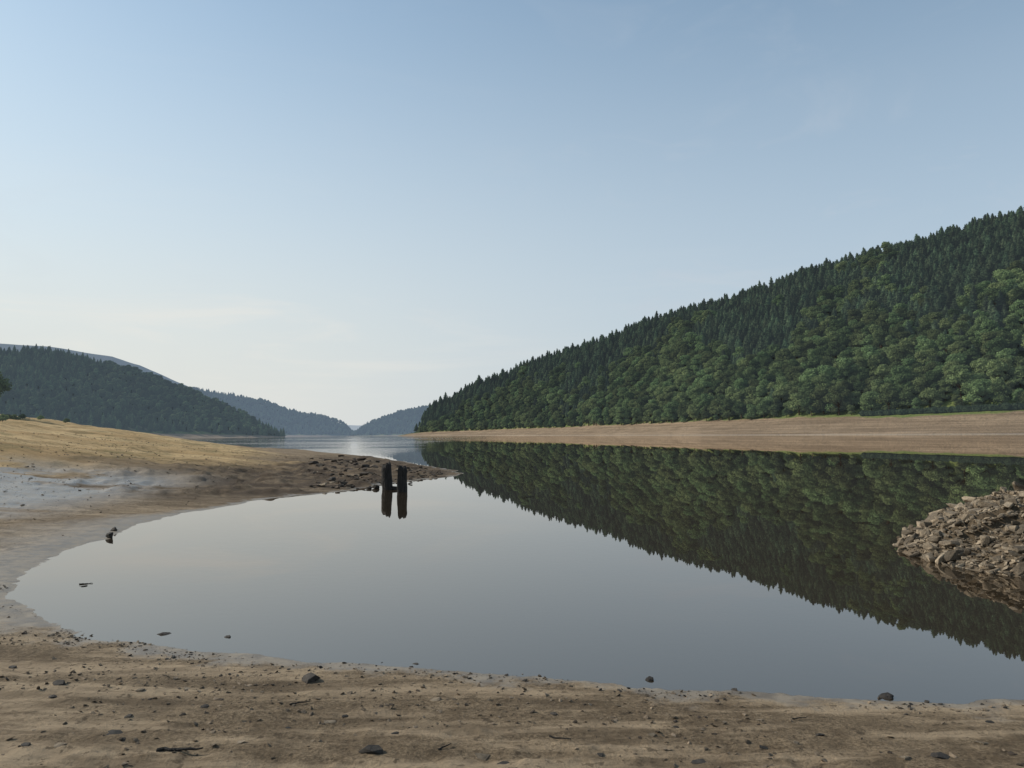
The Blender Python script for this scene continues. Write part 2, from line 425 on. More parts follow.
for kindmask, nm, lab, cat, grp in ((~isC, "broadleaf_tree", "rounded leafy green tree standing in hillside woodland", "tree", "broadleaf trees on the hillside"),
                                    (isC, "conifer_tree", "dark pointed conifer standing in hillside plantation", "tree", "conifers on the hillside")):
    c = np.where(kindmask & vis)[0]; c = c[np.argsort(dist[c])][:290]
    ind[c] = True
    for i in c:
        lb = lab
        if nm == "broadleaf_tree" and t[i] < 0.03: lb = "rounded green tree at the top of the bare bank"
        add(nm, ALL[idx[i]], p[i]-[0, 0, 0.3], rot[i], scl[i], label=lb, category=cat, group=grp)
R_ = ~ind
scatter("woodland", p[R_]-[0, 0, .3], rot[R_], scl[R_], idx[R_], ALL, kind="stuff", label="dense mixed broadleaf and conifer woodland covering the hillside", category="woodland")

def far_wood(name, P, tv, spacing, meshes, label, cfrac, smin=0.7, smax=1.1):
    p, t = sample_hill(P, tv, spacing, 0.0, 1.5); n = len(p)
    pat = vnoise(p[:, 0]/120, p[:, 1]/120, 9)
    isc = (pat+0.5+0.3*(rng.random(n)-.5)) < cfrac
    nb = len(meshes)-1
    idx = np.where(isc, nb, rng.integers(0, nb, n))
    rot = np.stack([np.zeros(n), np.zeros(n), rng.random(n)*6.28], 1)
    s = smin+(smax-smin)*rng.random(n); sc_ = np.stack([s, s, s], 1)
    scatter(name, p-[0, 0, .5], rot, sc_, idx, meshes, kind="stuff", label=label, category="woodland")
    print(name, n)
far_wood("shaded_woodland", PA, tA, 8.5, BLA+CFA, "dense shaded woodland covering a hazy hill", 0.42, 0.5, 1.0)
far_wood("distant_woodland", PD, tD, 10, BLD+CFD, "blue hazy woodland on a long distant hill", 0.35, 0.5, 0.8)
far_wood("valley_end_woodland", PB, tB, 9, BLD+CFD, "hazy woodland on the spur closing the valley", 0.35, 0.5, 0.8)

def hedge():
    r = np.random.default_rng(5); V = []; Fc = []; mi = []
    pts = [PR[4, i]*0.45+PR[3, i]*0.55 for i in range(len(CR)) if 860 < CR[i, 0] < 1300]
    for a, b in zip(pts[:-1], pts[1:]):
        L = np.linalg.norm(b-a); n = max(1, int(L/1.4))
        for k in range(n):
            c = a+(b-a)*(k+r.random()*0.6)/n; R = 1.5+0.5*r.random(); c = c+[r.normal()*0.4, r.normal()*0.4, R*0.6]
            o = len(V)
            for v in ICO_V: V.append(c+v*R*(0.75+0.25*r.random()))
            for f in ICO_F: Fc.append([o+q for q in f]); mi.append(0)
            for q in range(40):
                d = r.normal(size=3); d /= np.linalg.norm(d); d[2] = abs(d[2])*0.9
                quad(V, Fc, mi, c+d*R*(0.85+.3*r.random()), d+0.5*r.normal(size=3), 0.3, r)
    me = mesh_from("hedge", V, Fc, [M_CONIF], mi)
    add("hedge", me, label="long dense green hedge along the top of the bare bank", category="hedge")
hedge()

# ------------------------------------------------------------ near ground
shore_px = [(1500, 706), (1300, 703), (1150, 701), (1024, 699), (930, 698), (850, 696), (750, 691), (650, 686), (550, 679), (450, 670), (350, 662), (250, 654), (180, 647), (100, 638), (45, 622), (14, 602), (10, 588), (20, 572), (45, 558), (90, 541), (150, 521),
            (205, 509), (250, 501), (290, 496), (330, 493), (365, 488), (385, 484.5), (410, 481), (440, 478), (463, 474.5)]
tip_px = [(462, 471.5), (440, 468), (410, 462.5), (385, 458.5), (350, 454.5), (318, 451.5), (298, 449)]
poly = [gp(*q) for q in shore_px]+[gp(*q) for q in tip_px]
poly += [(-45, 112), (-75, 128), (-120, 150), (-230, 190), (-420, 190), (-420, -60), (80, -60), (80, 2)]
polyA = np.array(poly)
rub_px = [(903, 545), (910, 552), (940, 563), (975, 571), (1000, 575), (1024, 579)]
polyB = np.array([gp(*q) for q in rub_px]+[(8.6, 8.5), (14, 8.4), (30, 9), (30, 19), (14, 17.5), (9.5, 15.6), (7.3, 14.0), (6.2, 12.6)])
def sdist(x, y, poly):
    x = x.ravel(); y = y.ravel(); best = np.full(x.shape, 1e9); inside = np.zeros(x.shape, bool)
    n = len(poly)
    for i in range(n):
        ax, ay = poly[i]; bx, by = poly[(i+1) % n]
        dx, dy = bx-ax, by-ay; L = dx*dx+dy*dy+1e-12
        tt = np.clip(((x-ax)*dx+(y-ay)*dy)/L, 0, 1)
        best = np.minimum(best, (x-ax-tt*dx)**2+(y-ay-tt*dy)**2)
        c = ((ay > y) != (by > y)); xi = ax+(y-ay)*dx/(dy if abs(dy) > 1e-12 else 1e-12)
        inside ^= c & (x < xi)
    d = np.sqrt(best); return np.where(inside, d, -d)
def ground(x, y):
    shp = np.shape(x); x = np.asarray(x, float).ravel(); y = np.asarray(y, float).ravel()
    d = sdist(x, y, polyA)
    d = d+fbm(x/1.3, y/1.3, 3, 61)*0.24*np.clip(1.2-np.abs(d)/6, 0, 1)*np.clip(y/6, .4, 2)
    dp = np.maximum(d, 0)
    ramp = 0.03*dp+0.005*np.minimum(dp, 45)**2
    plane = -0.09-0.124*x-0.031*y
    plane = np.maximum(plane, 0.13+0.012*dp)
    plane = np.minimum(plane, 9+0.0*x)
    k = 0.12
    hh = np.clip(0.5+0.5*(plane-ramp)/k, 0, 1); z = plane*(1-hh)+ramp*hh-k*hh*(1-hh)*np.clip(ramp/0.1, 0, 1)
    z = np.where(d < 0, np.maximum(d*0.055, -1.6), z)
    amp = np.clip(0.10+dp/1.1, 0, 1)
    wx = x+0.5*vnoise(x/1.5, y/1.5, 91); wy = y+0.4*vnoise(x/1.8, y/1.8, 92)
    z += amp*(0.042*fbm(x/0.9, y/0.9, 3, 1)+0.016*fbm(x/0.16, y/0.16, 3, 2))
    rut = np.abs(fbm((wx*0.96+wy*0.2)/2.0, (wy-0.12*wx)/0.26, 3, 14))
    z += amp*0.045*(np.minimum(rut, 0.35)-0.2)
    pit = vnoise(wx/0.13, wy/0.09, 15)+0.6*vnoise(wx/0.05, wy/0.05, 16)
    rough = 0.2+0.8*sstep(-0.15, 0.25, fbm(x/1.1, y/0.6, 2, 77))
    z += amp*0.024*rough*np.clip(pit, -0.3, 0.6)*(y < 30)
    z += np.clip(dp/15, 0, 1)*(0.35*fbm(x/9, y/9, 3, 4)+0.16*fbm(x/1.8, y/1.8, 3, 5))
    spit = sstep(-18, -10, x)*sstep(18, 24, y)*np.clip(dp, 0, 1)*sstep(-2.6, -4.2, x)
    z += spit*(0.24*np.maximum(fbm(x/0.6, y/0.8, 3, 18), -0.1)+0.03)
    z += 0.005*fbm(x/0.04, y/0.04, 2, 8)*np.clip(0.2+dp, 0, 1)
    # nothing behind the shoreline dips to the water table
    floor_ = 0.03*np.clip((d-0.12)/0.5, 0, 1)
    kk = 0.02; hq = np.clip(0.5+0.5*(z-floor_)/kk, 0, 1)
    zs = floor_*(1-hq)+z*hq+kk*hq*(1-hq)
    z = np.where(d > 0.12, zs, z)
    dB = sdist(x, y, polyB); dB = dB+0.35*fbm(x/0.8, y/0.8, 3, 71)
    step = 0.13*np.round(fbm(x/0.9, y/0.9, 2, 73)*3)/1.5
    zb = np.where(dB > 0, 0.62*(1-np.exp(-dB/1.4))+0.115*dB+(0.16*fbm(x/0.5, y/0.5, 3, 12)+step)*np.clip(dB, 0, 1), np.maximum(dB*0.3, -1.6))
    zb = np.minimum(zb, 1.6)
    z = np.maximum(z, zb)
    return z.reshape(shp), np.maximum(d, dB).reshape(shp), sstep(-0.5, 0.1, dB).reshape(shp)

ys = list(np.arange(-6, 3.0, 0.05))
while ys[-1] < 14: ys.append(ys[-1]+max(0.018, 0.005*ys[-1]))
while ys[-1] < 260: ys.append(ys[-1]*1.011)
ys = np.array(ys); u = np.linspace(-1, 1, 900)
W = 5+1.35*(ys+6)
X = (0.33*u+0.67*u**3)[None, :]*W[:, None]; Y = np.repeat(ys[:, None], len(u), 1)
Z, D, RB = ground(X, Y)
print("ground verts", X.size)

def ground_mat():
    m = NT("reservoir_mud"); p = m.pos(); d = m.attr('shore'); rb = m.attr('rubble')
    sep = m.n('ShaderNodeSeparateXYZ'); m.l(p, sep.inputs[0])
    n_f = m.noise(p, 45, 6, 0.75); n_m = m.noise(p, 5, 7, 0.7); n_l = m.noise(p, 0.5, 5, 0.6); n_xl = m.noise(m.pos((0.05, 0.16, 0.1)), 1.0, 5, 0.6)
    streak = m.noise(m.pos((0.35, 2.0, 1)), 1.2, 6, 0.65)
    dry = m.mix(m.ramp(n_m, 0.36, 0.64), (0.205, 0.150, 0.094), (0.355, 0.268, 0.172))
    smooth = m.ramp(streak, 0.45, 0.60)
    dry = m.mix(m.math('MULTIPLY', m.ramp(n_f, 0.38, 0.6, 0.7, 0.0), m.math('SUBTRACT', 1.0, m.math('MULTIPLY', smooth, 0.5))), dry, (0.085, 0.062, 0.040))
    dry = m.mix(m.math('MULTIPLY', smooth, 0.45), dry, (0.39, 0.30, 0.20))
    dry = m.mix(m.ramp(n_l, 0.45, 0.7, 0, 0.35), dry, (0.42, 0.325, 0.215))
    dry = m.mix(m.ramp(m.noise(p, 17, 4, 0.6), 0.57, 0.66, 0, 0.7), dry, (0.075, 0.055, 0.037))
    dry = m.mix(m.ramp(m.noise(p, 60, 3, 0.6), 0.66, 0.74, 0, 0.5), dry, (0.46, 0.37, 0.27))
    dry = m.mix(m.ramp(m.noise(m.pos((0.5, 2.2, 1)), 1.6, 5, 0.65), 0.50, 0.64, 0, 0.6), dry, (0.125, 0.091, 0.058))
    field = m.mix(m.ramp(n_xl, 0.35, 0.65), (0.38, 0.25, 0.115), (0.54, 0.385, 0.20))
    field = m.mix(m.ramp(m.noise(m.pos((0.4, 0.8, 1)), 0.8, 8, 0.8), 0.47, 0.60, 0, 0.8), field, (0.20, 0.145, 0.065))
    field = m.mix(m.ramp(m.noise(p, 0.35, 7, 0.8), 0.53, 0.62, 0, 0.55), field, (0.16, 0.14, 0.06))
    dd = m.math('ADD', d, m.math('MULTIPLY', m.math('SUBTRACT', n_xl, 0.5), 14.0))
    band = m.math('MULTIPLY', m.ramp(m.noise(m.pos((0.08, 0.5, 0.3)), 1.2, 5, 0.65), 0.44, 0.60), m.ramp(sep.outputs['Y'], 11, 16))
    mud = m.mix(m.math('MULTIPLY', band, 0.6), dry, (0.135, 0.094, 0.058))
    c = m.mix(m.math('MULTIPLY', m.ramp(dd, 5.5, 11), m.ramp(sep.outputs['Y'], 17, 27)), mud, field)
    sp = m.math('MULTIPLY', m.ramp(sep.outputs['X'], -18, -9), m.ramp(sep.outputs['Y'], 17, 23))
    c = m.mix(m.math('MULTIPLY', sp, m.ramp(m.noise(p, 0.7, 6, 0.7), 0.35, 0.6, 0.4, 1.0)), c, (0.07, 0.050, 0.034))
    wobble = m.math('MULTIPLY', m.math('SUBTRACT', m.noise(p, 1.6, 6, 0.7), 0.5), 1.5)
    dw = m.math('ADD', d, wobble)
    flat = m.math('MULTIPLY', m.ramp(sep.outputs['X'], -3.5, -7.5), m.ramp(sep.outputs['Y'], 19, 14))
    width = m.math('ADD', 0.34, m.math('MULTIPLY', flat, 2.2))
    wet = m.math('SUBTRACT', 1.0, m.ramp(m.math('DIVIDE', dw, width), 0.1, 1.0))
    patch = m.ramp(m.noise(m.pos((0.13, 0.32, 1)), 1.0, 5, 0.6), 0.41, 0.50)
    pz = m.math('MULTIPLY', m.ramp(sep.outputs['X'], -8.5, -11.5), m.math('MULTIPLY', m.ramp(sep.outputs['Y'], 13, 15), m.ramp(sep.outputs['Y'], 28, 23)))
    patch = m.math('MULTIPLY', m.math('MULTIPLY', patch, pz), m.ramp(sep.outputs['Z'], 1.4, 0.8))
    wet = m.math('MAXIMUM', wet, patch)
    wet = m.math('MULTIPLY', wet, m.math('SUBTRACT', 1.0, m.math('MULTIPLY', rb, 0.6)))
    wetc = m.mix(m.ramp(n_m, 0.35, 0.65), (0.12, 0.094, 0.066), (0.23, 0.19, 0.14))
    c = m.mix(wet, c, wetc)
    c = m.mix(m.ramp(d, -2.5, -0.1, 1.0, 0.0), c, (0.035, 0.028, 0.018))  # light absorption in murky water painted into the bed colour by shore distance
    rubc = m.mix(n_m, (0.09, 0.067, 0.043), (0.20, 0.152, 0.10))
    c = m.mix(m.math('MULTIPLY', rb, 0.9), c, rubc)
    rough = m.math('SUBTRACT', 0.95, m.math('MULTIPLY', wet, m.math('ADD', m.ramp(n_m, 0.3, 0.7, 0.60, 0.28), m.math('MULTIPLY', patch, 0.14))))
    h = m.math('ADD', m.math('MULTIPLY', m.noise(p, 12, 8, 0.78), 1.3), m.math('MULTIPLY', n_f, 0.6))
    b = m.n('ShaderNodeBump'); b.inputs['Distance'].default_value = 0.06
    st = m.math('MULTIPLY', m.math('SUBTRACT', 1.0, m.math('MULTIPLY', wet, 0.78)), m.math('SUBTRACT', 1.0, m.math('MULTIPLY', smooth, 0.4)))
    m.l(st, b.inputs['Strength']); m.l(h, b.inputs['Height'])
    return m.end(m.principled(c, rough, b.outputs['Normal'], m.math('ADD', 0.12, m.math('MULTIPLY', wet, m.math('ADD', 0.30, m.math('MULTIPLY', patch, 0.6))))))
M_GROUND = ground_mat()
add("ground", grid_mesh("ground", np.stack([X, Y, Z], -1), M_GROUND, {'shore': D, 'rubble': RB}), kind="structure", label="dry cracked brown reservoir mud sloping into the water")
def bed():
    m = NT("lake_bed"); return m.end(m.principled(m.mix(m.noise(m.pos(), .05), (0.02, 0.017, 0.011), (0.03, 0.024, 0.015)), 0.95))
S = 15000
add("lake_bed", mesh_from("lake_bed", [(-S, -S, -5.5), (S, -S, -5.5), (S, S, -5.5), (-S, S, -5.5)], [(0, 1, 2, 3)], [bed()]), kind="structure", label="dark silty bed of the reservoir")

def water_mat():
    m = NT("still_water"); p = m.pos()
    sep = m.n('ShaderNodeSeparateXYZ'); m.l(p, sep.inputs[0])
    tr = m.n('ShaderNodeBsdfTransparent'); m.setin(tr.inputs['Color'], (0.58, 0.46, 0.33))
    di = m.n('ShaderNodeBsdfDiffuse'); m.setin(di.inputs['Color'], (0.06, 0.044, 0.027))
    body = m.n('ShaderNodeMixShader'); body.inputs[0].default_value = 0.5
    m.l(tr.outputs[0], body.inputs[1]); m.l(di.outputs[0], body.inputs[2])
    gl = m.n('ShaderNodeBsdfGlossy'); m.setin(gl.inputs['Color'], (1.0, 0.965, 0.93))
    fr = m.n('ShaderNodeFresnel'); fr.inputs['IOR'].default_value = 2.3
    reach = m.math('MULTIPLY', m.ramp(sep.outputs['X'], -6, -22), m.ramp(sep.outputs['Y'], 48, 80))
    lanes = m.ramp(m.noise(m.pos((0.002, 0.02, 1)), 1.0, 4, 0.6), 0.40, 0.62, 0.1, 0.8)
    reach = m.math('MULTIPLY', reach, lanes)
    m.l(m.math('ADD', 0.004, m.math('MULTIPLY', reach, 0.07)), gl.inputs['Roughness'])
    rip = m.math('MULTIPLY', m.noise(m.pos((0.9, 1.8, 1)), 1.0, 4, 0.6), m.math('MULTIPLY', reach, 0.045))
    far = m.math('MULTIPLY', m.ramp(sep.outputs['Y'], 90, 400), 0.007)
    hgt = m.math('ADD', m.math('MULTIPLY', m.noise(m.pos((1.2, 1.8, 1)), 0.6, 2), 0.0002), m.math('ADD', rip, m.math('MULTIPLY', m.noise(m.pos((0.5, 1.0, 1)), 1.0, 3), far)))
    b = m.n('ShaderNodeBump'); b.inputs['Strength'].default_value = 1; b.inputs['Distance'].default_value = 1.0; m.l(hgt, b.inputs['Height'])
    m.l(b.outputs[0], gl.inputs['Normal'])
    mx = m.n('ShaderNodeMixShader'); m.l(fr.outputs[0], mx.inputs[0]); m.l(body.outputs[0], mx.inputs[1]); m.l(gl.outputs[0], mx.inputs[2])
    return m.end(mx.outputs[0])
add("water", mesh_from("water", [(-S, -S, 0), (S, -S, 0), (S, S, 0), (-S, S, 0)], [(0, 1, 2, 3)], [water_mat()]), kind="structure", label="mirror-calm reservoir water")

# ------------------------------------------------------------ stones
def rock_mat(name, a, b_, rough=0.9):
    m = NT(name); p = m.pos()
    rnd = m.n('ShaderNodeObjectInfo').outputs['Random']
    c = m.mix(m.ramp(m.noise(p, 9, 6, 0.7), 0.3, 0.7), a, b_)
    c = m.mix(m.ramp(m.noise(p, 40, 4, 0.7), 0.5, 0.75, 0, 0.5), c, tuple(v*0.4 for v in a))
    hs = m.n('ShaderNodeHueSaturation'); m.l(m.ramp(rnd, 0, 1, 0.5, 1.4), hs.inputs['Value']); m.l(c, hs.inputs['Color'])
    return m.end(m.principled(hs.outputs[0], rough, m.bump(m.noise(p, 30, 8, 0.75), 0.9, 0.03), 0.3))
M_ROCK = rock_mat("gritstone", (0.125, 0.096, 0.065), (0.30, 0.24, 0.168))
M_BROCK = rock_mat("brown_stone", (0.045, 0.033, 0.024), (0.115, 0.086, 0.06))
M_DROCK = rock_mat("dark_wet_stone", (0.022, 0.019, 0.016), (0.055, 0.045, 0.035), 0.8)
M_PEB = rock_mat("pebble", (0.10, 0.075, 0.05), (0.28, 0.215, 0.148))

def stone_mesh(name, seed, mat, fx=1.0, fy=0.75, fz=0.45, n=16, boxy=0.5):
    r = np.random.default_rng(seed); bm = bmesh.new()
    for i in range(n):
        d = r.normal(size=3); d /= np.linalg.norm(d)
        e = np.sign(d)*np.abs(d)**(1-boxy*0.7); e /= max(abs(e).max(), 1e-6); q = d*(1-boxy)+e*boxy*0.85
        q = q*(0.8+.35*r.random())
        bm.verts.new((q[0]*fx*.5, q[1]*fy*.5, q[2]*fz*.5))
    bmesh.ops.convex_hull(bm, input=bm.verts)
    junk = [v for v in bm.verts if not v.link_faces]; bmesh.ops.delete(bm, geom=junk, context='VERTS')
    bmesh.ops.dissolve_limit(bm, angle_limit=0.2, verts=bm.verts, edges=bm.edges)
    bmesh.ops.bevel(bm, geom=bm.edges[:], offset=0.018, segments=2, affect='EDGES', profile=0.6)
    bmesh.ops.recalc_face_normals(bm, faces=bm.faces)
    me = bpy.data.meshes.new(name); bm.to_mesh(me); bm.free(); me.materials.append(mat); return me
STN = [stone_mesh("stone", 100+i, M_ROCK, 1, .5+.4*random.random(), .25+.38*random.random(), 12+i % 6, .5+.45*random.random()) for i in range(16)]
DST = [stone_mesh("dark_stone", 200+i, M_DROCK, 1, .6+.3*random.random(), .3+.25*random.random(), 16, .3) for i in range(6)]
BST = [stone_mesh("brown_stone", 250+i, M_BROCK, 1, .6+.3*random.random(), .2+.25*random.random(), 16, .5) for i in range(6)]
PEB = [stone_mesh("pebble", 300+i, M_PEB, 1, .8, .3+.06*i, 12, .1) for i in range(5)]

def put(px, py, wpx, mesh, name, label, cat="stone", flat=1.0, yaw=None, grp=None, sink=0.12):
    z = 0.05
    for _ in range(8):
        x, y = gp(px, py, z); z = float(ground(np.array([x]), np.array([y]))[0][0]); z = max(z, 0.0)
    s = wpx/F*y
    o = add(name, mesh, (x, y, z+s*(0.2*flat-sink*0.5)), (random.uniform(-.2, .2), random.uniform(-.2, .2), random.uniform(-.5, .5) if yaw is None else yaw), (s, s, s*flat), label=label, category=cat)
    if grp: o["group"] = grp
    return o
G1 = "loose stones on the mud"
for (px, py, w, f) in [(310, 681, 25, 1.1), (108, 735, 38, .4), (371, 752, 28, .8), (885, 697, 18, .8), (58, 684, 20, .7), (165, 634, 17, .5), (50, 697, 14, .7), (227, 637, 10, .6), (649, 680, 11, 1), (82, 586, 12, .4),
                       (110, 538, 11, 1.6), (113, 531, 8, 1.6), (940, 757, 24, .6), (552, 714, 12, .7), (735, 690, 9, .8), (12, 668, 14, .7), (700, 762, 18, .5), (415, 664, 9, .7), (505, 764, 20, .4), (820, 735, 12, .6), (25, 745, 16, .6), (600, 755, 14, .6),
                       (128, 716, 9, .7), (288, 728, 11, .5), (675, 727, 10, .6), (765, 748, 13, .5), (990, 722, 11, .6), (345, 716, 8, .7), (205, 706, 10, .6), (395, 733, 9, .7)]:
    put(px, py, w, random.choice(DST), "dark_stone", "small dark stone lying on dry brown mud", flat=f, grp="dark stones on the mud", sink=.25)
for (px, py, w, f) in [(478, 757, 26, .5), (725, 722, 10, .7), (760, 720, 9, .8), (905, 758, 12, .8), (330, 722, 14, .6), (240, 742, 13, .6), (650, 735, 15, .5), (985, 742, 22, .4), (190, 688, 16, .4), (435, 700, 12, .6), (60, 745, 14, .6), (140, 690, 10, .7)]:
    put(px, py, w, random.choice(STN), "stone", "pale tan stone embedded in dry mud", flat=f, grp=G1, sink=.3)
G2 = "stones on the mud spit"
nput = 0
CL = [(348, 468), (362, 476), (330, 470), (372, 484), (345, 482), (358, 460), (415, 474), (432, 474)]
while nput < 210:
    if random.random() < .7:
        cxy = random.choice(CL); px = random.gauss(cxy[0], 12); py = random.gauss(cxy[1], 3.5)
    else: px = random.uniform(305, 450); py = random.uniform(455, 489)
    lo = np.interp(px, [300, 385, 440, 462], [453, 462, 471, 474]); hi = np.interp(px, [300, 365, 410, 440, 462], [494, 487, 480, 477, 474])
    if not lo < py < hi: continue
    nput += 1
    w = random.uniform(3, 7) if nput > 34 else random.uniform(7, 12)
    if px > 385: w = min(w, 4.5)
    put(px, py, w, random.choice(BST+BST+DST[:2]+STN[:1]), "brown_stone", "low brown angular stone on the mud spit", flat=random.uniform(.6, 1.3), grp=G2, sink=.2)
for px, py, w, f in ((376, 488.5, 9, 1.3), (369, 489, 7, 1.1), (410, 484, 6, 1)):
    put(px, py, w, random.choice(DST), "dark_stone", "dark wet stone at the foot of a timber post", flat=f, grp=G2)
G3 = "rubble stones on the bank"
cnt = 0
while cnt < 298:
    x = random.uniform(5.2, 10.4); y = random.uniform(8.4, 14.4)
    if abs(x/y) > 0.70: continue
    z, d, rb = ground(np.array([x]), np.array([y]))
    dB1 = float(sdist(np.array([x]), np.array([y]), polyB)[0])
    if dB1 < -0.12 or z[0] < -0.02: continue
    if dB1 > 1.2 and random.random() < 0.35: continue
    s = random.choice([.09, .12, .14, .17, .20, .24]) * random.uniform(.85, 1.2)
    if cnt < 34: s = random.uniform(.28, .46)
    add("rubble_stone", random.choice(STN), (x, y, float(z[0])+s*random.uniform(0.04, .22)), (random.gauss(0, .4), random.gauss(0, .4), random.uniform(0, 6.28)), (s, s, s*random.uniform(.6, 1.2)),
        label="rough angular gritstone block in a rubble heap", category="stone", group=G3)
    cnt += 1

def gravel(name, n, xr, yr, smin, smax, label, meshes, cond=None, pw=2.5, clump=True):
    x = rng.uniform(*xr, n); y = yr[0]+(yr[1]-yr[0])*rng.random(n)
    z, d, rb = ground(x, y)
    k = z > -0.004
    dens = vnoise(x/0.6, y/0.6, 33)*1.4+0.30+0.6*vnoise(x/2.5, y/2.5, 34)
    if clump: k &= rng.random(n) < 0.04+dens
    if cond is not None: k &= cond(x, y, d)
    x, y, z = x[k], y[k], z[k]; m = len(x)
    s = smin+(smax-smin)*rng.random(m)**pw
    scatter(name, np.stack([x, y, z+s*0.08], 1), rng.normal(0, 0.35, (m, 3))*[1, 1, 8], np.stack([s, s, s*(.4+.7*rng.random(m))], 1), rng.integers(0, len(meshes), m), meshes, kind="stuff", label=label, category="gravel")
gravel("gravel", 80000, (-7, 7), (2.2, 9), 0.005, 0.05, "small pebbles and mud clods strewn over the bank", PEB+BST[:1], lambda x, y, d: rng.random(len(x)) < np.clip(d/0.7, 0.2, 1), 6)
gravel("strandline_debris", 90000, (-8, 8), (3.6, 9), 0.008, 0.045, "thin crusty line of grit and debris along the water's edge", PEB+DST[:2], lambda x, y, d: (d < 0.42) & (d > -0.02) & (rng.random(len(x)) < np.exp(-((d-0.16)/0.12)**2)), 3.5)
gravel("shore_gravel", 36000, (-30, 2), (9, 60), 0.03, 0.13, "scattered pebbles on the mud flat", PEB+BST[:2], lambda x, y, d: rng.random(len(x)) < np.clip((d-0.8)/3, 0.05, 1), 5)
gravel("rubble_gravel", 34000, (5, 12), (8, 15), 0.02, 0.13, "small broken stone between rubble blocks", STN[:10], lambda x, y, d: (sdist(x, y, polyB) > -0.08) & (x < 0.78*y), 1.8, False)

# ------------------------------------------------------------ twigs
def dwood():
    m = NT("dark_weathered_wood"); p = m.pos((14, 14, 2.5)); n = m.noise(p, 2, 6, .7)
    return m.end(m.principled(m.mix(m.ramp(n, .3, .7), (0.010, 0.009, 0.008), (0.040, 0.034, 0.029)), 0.85, m.bump(n, 1, .04), .3))
M_DWOOD = dwood()
def stick_mesh(name, seed, L=1.0, r0=0.03):
    r = np.random.default_rng(seed); V = []; Fc = []
    n = 7; pts = [np.array([(-.5+i/n)*L, r.normal()*0.02*L, r.normal()*0.012*L]) for i in range(n+1)]
    ring = 7
    for i, q in enumerate(pts):
        rr = r0*(1-0.6*i/n)*(0.85+.3*r.random())
        for k in range(ring):
            a = 2*math.pi*k/ring; V.append(q+[0, rr*math.cos(a), rr*math.sin(a)])
    for i in range(n):
        for k in range(ring): Fc.append([i*ring+k, i*ring+(k+1) % ring, (i+1)*ring+(k+1) % ring, (i+1)*ring+k])
    Fc.append(list(range(ring))[::-1]); Fc.append([n*ring+k for k in range(ring)])
    return mesh_from(name, V, Fc, [M_DWOOD], None)
for i, (px, py, w, yaw) in enumerate([(180, 754, 44, 0.0), (530, 497, 9, .3), (730, 516, 7, .2), (86, 584, 12, .4), (300, 700, 20, .5), (560, 735, 22, -.4), (800, 712, 16, .2), (445, 745, 18, .9)]):
    inw = py < 640
    x, y = gp(px, py, 0.0 if inw else 0.07)
    z = 0.005 if inw else float(ground(np.array([x]), np.array([y]))[0][0])+0.01
    L = w/F*y
    add("driftwood_stick", stick_mesh("driftwood_stick", 400+i, L, L*0.05), (x, y, z), (0, 0, yaw), label="dark stick floating on still water" if inw else "thin dark driftwood stick lying on mud", category="stick", group="driftwood sticks")

# ------------------------------------------------------------ posts
def post_mesh(name, seed, w, d, h, slant, bulge, z0=-0.5):
    r = np.random.default_rng(seed); V = []; Fc = []; n = 24; lev = 22
    ph = r.random(6)*6.28
    for j in range(lev+1):
        t = j/lev; z = z0+(h-z0)*t
        zz0 = max(0, z)/h
        tap = 1.0+bulge*math.sin(zz0*3.1)-0.07*zz0-0.30*max(0, (zz0-0.86)/0.14)**2+0.04*math.sin(z*9+ph[3])
        off = 0.015*math.sin(z*4+ph[4])
        for k in range(n):
            a = 2*math.pi*k/n
            ca, sa = math.cos(a), math.sin(a)
            sq = 1/max(abs(ca), abs(sa))**0.45
            gr = 1+0.05*math.sin(5*a+ph[0])+0.04*math.sin(9*a+ph[1]+z*3)+0.014*r.normal()
            x = ca*sq*w*.5*tap*gr+off; y = sa*sq*d*.5*tap*gr
            zz = z+(slant*ca+0.03*math.sin(4*a+ph[2])+0.01*r.normal())*max(0, (t-0.6)/0.4)
            V.append((x, y, zz))
    for j in range(lev):
        for k in range(n): Fc.append([j*n+k, j*n+(k+1) % n, (j+1)*n+(k+1) % n, (j+1)*n+k])
    V.append((0, 0, h-0.01)); c = len(V)-1
    for k in range(n): Fc.append([lev*n+k, lev*n+(k+1) % n, c])
    Fc.append(list(range(n))[::-1])
    return mesh_from(name, V, Fc, [M_DWOOD], None)
x1, y1 = gp(387, 489.5, 0)
P1 = add("wooden_post", post_mesh("wooden_post", 1, 0.31, 0.30, 0.80, 0.05, 0.05), (x1, y1, 0), label="thick dark weathered timber post with slanting top standing in water", category="post", group="old timber posts in the water")
x2, y2 = gp(402.5, 492, 0)
add("wooden_post", post_mesh("wooden_post", 2, 0.28, 0.30, 0.76, -0.01, 0.06), (x2, y2, 0), label="thick dark weathered timber post with flat top standing in water", category="post", group="old timber posts in the water")
cb = bpy.data.objects.new("crosspiece", post_mesh("crosspiece", 3, 0.13, 0.12, 0.34, 0.0, 0.0, 0.0)); col.objects.link(cb)
cb.parent = P1; cb.location = (0.08, 0.0, 0.06); cb.rotation_euler = (0, math.radians(93), math.radians(-6))

